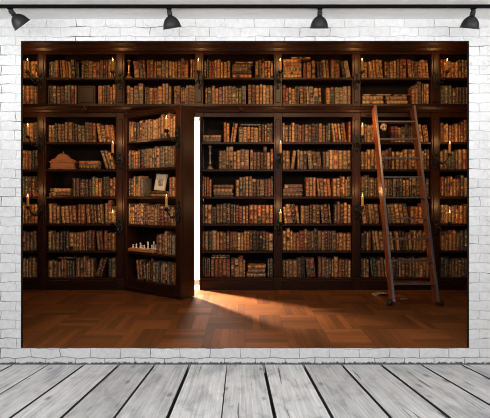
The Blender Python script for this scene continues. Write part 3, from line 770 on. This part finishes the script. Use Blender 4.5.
# candlesticks
def candlestick(p, h, mt, lab):
    t = empty('candlestick', p); tag(t, lab, 'candlestick')
    k = MB(); k.lathe([(0, 0), (0.048, 0), (0.046, 0.012), (0.03, 0.03), (0.016, 0.05), (0, 0.05)], 18); k.build('foot', mt, t)
    k = MB(); k.lathe([(0, 0.05), (0.014, 0.05), (0.022, h*0.28), (0.012, h*0.36), (0.010, h*0.6), (0.020, h*0.68), (0.010, h*0.74), (0.012, h*0.88), (0, h*0.88)], 16); k.build('stem', mt, t)
    k = MB(); k.lathe([(0, h*0.88), (0.012, h*0.88), (0.032, h*0.93), (0.034, h*0.95), (0.02, h*0.95), (0.02, h), (0.014, h), (0.014, h*0.96), (0, h*0.96)], 16); k.build('cup', mt, t)
candlestick(on_shelf(129, 'U1', 0.07), 0.25, M_brass, 'slim golden candlestick on the top shelf above the open door')
candlestick(on_shelf(210, 'L2', 0.07), 0.325, M_pewter, 'tall dull grey candlestick beside the white door gap')
# framed picture on the flat books of the door
top = max(q['W'].translation.z + q['t']/2 for q in books if q['mode'] == 'h' and 'open door' in q['label'])
q = DM @ Vector((d_u(155), 0.075, 0))
t = empty('framed_picture', (q.x, q.y, top + 0.0015), ANG); tag(t, 'small white framed picture leaning on flat books on the open door', 'picture')
Mp = Matrix.Rotation(R(-9), 4, 'X') @ Matrix.Rotation(R(4), 4, 'Y') @ Matrix.Translation((0, 0, 0.009))
M_pframe = mat('pale_frame', (0.42, 0.36, 0.28), 0.5); M_mount = mat('paper_mount', (0.62, 0.57, 0.48), 0.8)
def pic_b(nt, b):
    n = noise(nt, coords(nt), 22, 4); L(nt, ramp(nt, n, [(0.35, (0.05, 0.05, 0.05)), (0.6, (0.45, 0.42, 0.36))]), b.inputs['Base Color'])
M_pic = mat('grey_sketch', rough=0.8, build=pic_b)
k = MB(); W_, H_ = 0.10, 0.215
k.box((-W_, -0.006, 0), (W_, 0.006, 0.012), M=Mp); k.box((-W_, -0.006, H_-0.012), (W_, 0.006, H_), M=Mp); k.box((-W_, -0.006, 0.012), (-W_+0.012, 0.006, H_-0.012), M=Mp); k.box((W_-0.012, -0.006, 0.012), (W_, 0.006, H_-0.012), M=Mp)
k.build('frame', M_pframe, t)
k = MB(); k.box((-W_+0.012, -0.002, 0.012), (W_-0.012, 0.004, H_-0.012), M=Mp); k.build('mount', M_mount, t)
k = MB(); k.box((-0.045, -0.0035, 0.06), (0.045, -0.0022, 0.155), M=Mp); k.build('sketch', M_pic, t)
# wooden board with white figurines on the door's fifth shelf
q = DM @ Vector((d_u(139.5), 0.085, 0)); zb = ROWZ['L5'] + 0.001
t = empty('wooden_board', (q.x, q.y, zb), ANG); tag(t, 'orange-brown wooden board carrying white figurines on the open door', 'board')
bw = (d_u(152.5) - d_u(126.5)) / 2 - 0.01
k = MB(); k.box((-bw, -0.075, 0.008), (bw, 0.075, 0.05), bev=0.006); k.build('tray', mat('honey_wood', rough=0.4, build=wood_builder((0.36, 0.13, 0.035), (0.5, 0.2, 0.06), (3, 12, 12))), t)
for sx in (-1, 1):
    for sy in (-1, 1):
        k = MB(); k.ball((sx*(bw-0.03), sy*0.055, 0.008), 0.009, 10); k.build('foot', M_brass, t)
rnd = random.Random(4)
FIG = [(-0.19, 0.07), (-0.12, 0.085), (-0.06, 0.11), (-0.02, 0.07), (0.03, 0.075), (0.08, 0.14), (0.125, 0.08), (0.165, 0.15), (0.205, 0.09)]
for n, (fx, fh) in enumerate(FIG):
    fx = fx * (bw - 0.02) / 0.215
    w_ = DM @ Vector((d_u(139.5) + fx, 0.085 + rnd.uniform(-0.035, 0.02), 0))
    k = MB(); r_ = 0.019; fh *= 0.72
    k.lathe([(0, 0), (r_, 0), (r_, 0.008), (r_*0.55, 0.018), (r_*0.42, fh*0.55), (r_*0.75, fh*0.62), (r_*0.45, fh*0.68), (r_*0.62, fh*0.82), (r_*0.3, fh*0.95), (0, fh)], 12)
    o = k.build('white_figurine', M_white, loc=(w_.x, w_.y, zb + 0.0505))
    tag(o, 'small white figurine on the wooden board, %s from the left' % ORD[n+1], 'figurine', 'white figurines on the board')
# pale round ornament behind the ladder: a small skull
p = on_shelf(383.5, 'L1', 0.09); p = (p[0], p[1], p[2])
t = empty('skull_ornament', (p[0], p[1], p[2])); tag(t, 'pale round skull ornament on a dark stand, seen behind the ladder', 'ornament')
k = MB(); k.lathe([(0, 0), (0.07, 0), (0.07, 0.02), (0.05, 0.03), (0.045, 0.14), (0.06, 0.15), (0.06, 0.158), (0, 0.158)], 18); k.build('stand', M_back, t)
k = MB(); k.ball((0, 0.0, 0.212), 0.05, 16, sc=(0.9, 1.1, 1.0)); k.ball((0, -0.032, 0.183), 0.028, 12, sc=(1, 0.9, 0.9)); k.build('cranium', M_ivory, t)
for sx in (-1, 1):
    k = MB(); k.ball((sx*0.018, -0.047, 0.207), 0.011, 10); k.build('eye_socket', M_rubber, t)
# little things on the floor at the ladder foot
def floor_p(px, py): Y = (EYE - FZ) * F / (py - HY); return ((px - CX) * Y / F, Y, FZ + 0.001)
fp = floor_p(400, 298.5); t = empty('floor_book', fp, R(18)); tag(t, 'small worn red book lying on the parquet under the ladder', 'book')
k = MB(); k.box((-0.06, -0.09, 0), (0.06, 0.09, 0.004)); k.box((-0.06, -0.09, 0.026), (0.06, 0.09, 0.03)); k.box((-0.064, -0.09, 0), (-0.0602, 0.09, 0.03)); k.build('cover', mat('worn_red_cover', (0.20, 0.05, 0.025), 0.5), t)
k = MB(); k.box((-0.06, -0.085, 0.0042), (0.055, 0.085, 0.0258)); k.build('pages', mat('old_pages', (0.42, 0.32, 0.19), 0.9), t)
fp = floor_p(381.5, 295); k = MB()
pts = []; nseg = 8
for i in range(nseg + 1):
    x = -0.11 + 0.22 * i / nseg; z_ = 0.002 + 0.02 * math.sin(i / nseg * math.pi) + 0.008 * math.sin(i * 1.3) ** 2
    pts.append((x, z_))
prof = pts + [(x, z_ + 0.002) for x, z_ in reversed(pts)]
k.prism(prof, -0.06, 0.06)
o = k.build('paper_scrap', mat('aged_paper', (0.27, 0.20, 0.12), 0.9), loc=fp); o.rotation_euler = (0, 0, R(12)); tag(o, 'curled pale paper scrap on the parquet left of the ladder foot', 'paper')

# ------------------------------------------------------------------ track and lamps
YTK = 3.87
k = MB(); k.box((-3.3, YTK - 0.017, CZ - 0.0205), (3.3, YTK + 0.017, CZ - 0.0002), bev=0.002)
tag(k.build('lighting_track', M_track), 'thin black lighting track running along the white ceiling', 'track')
LAMPS = [(10, 36, 'tilted black dome track lamp at the far left, aimed right'), (169, 9, 'black dome track lamp above the bookcase bay over the open door'),
         (320, 0, 'black dome track lamp right of the middle of the track'), (473.5, -5, 'black dome track lamp above the right edge of the opening')]
for px, tl, lab in LAMPS:
    xx = (px - CX) * YTK / F
    root = empty('track_lamp', (xx, YTK, CZ - 0.021)); tag(root, lab, 'lamp', 'black dome lamps on the track')
    k = MB(); k.box((-0.02, -0.014, -0.012), (0.02, 0.014, 0), bev=0.003); k.lathe([(0, -0.024), (0.008, -0.024), (0.008, -0.010), (0, -0.010)], 10); k.build('adapter', M_track, root)
    p_ = math.tan(R(tl)); ax_ = Vector((p_, -(px - CX) / F * p_ + 0.345, -1)); Mt = Matrix.Translation((0, 0, -0.018)) @ ax_.to_track_quat('-Z', 'Y').to_matrix().to_4x4()
    k = MB(); k.lathe([(0, 0.006), (0.014, 0.004), (0.018, -0.004), (0.018, -0.014), (0.022, -0.016), (0.022, -0.021), (0.018, -0.023), (0.018, -0.028), (0.022, -0.030), (0.022, -0.035), (0.019, -0.037), (0.019, -0.046), (0, -0.046)], 18, Mt)
    k.build('socket', M_lampblack, root)
    k = MB()
    out = [(0.019, -0.044), (0.030, -0.050), (0.046, -0.064), (0.058, -0.082), (0.066, -0.104), (0.070, -0.126), (0.0745, -0.129), (0.0745, -0.135)]
    inn = [(0.070, -0.135), (0.066, -0.126), (0.062, -0.104), (0.054, -0.083), (0.042, -0.067), (0.026, -0.054), (0.0, -0.052)]
    k.lathe(out + inn, 32, Mt); k.build('shade', M_lampblack, root)
    k = MB(); k.ball((0, 0, -0.092), 0.026, 14, M=Mt); k.lathe([(0, -0.053), (0.012, -0.053), (0.013, -0.07), (0, -0.07)], 12, Mt); k.build('bulb', M_bulb, root)
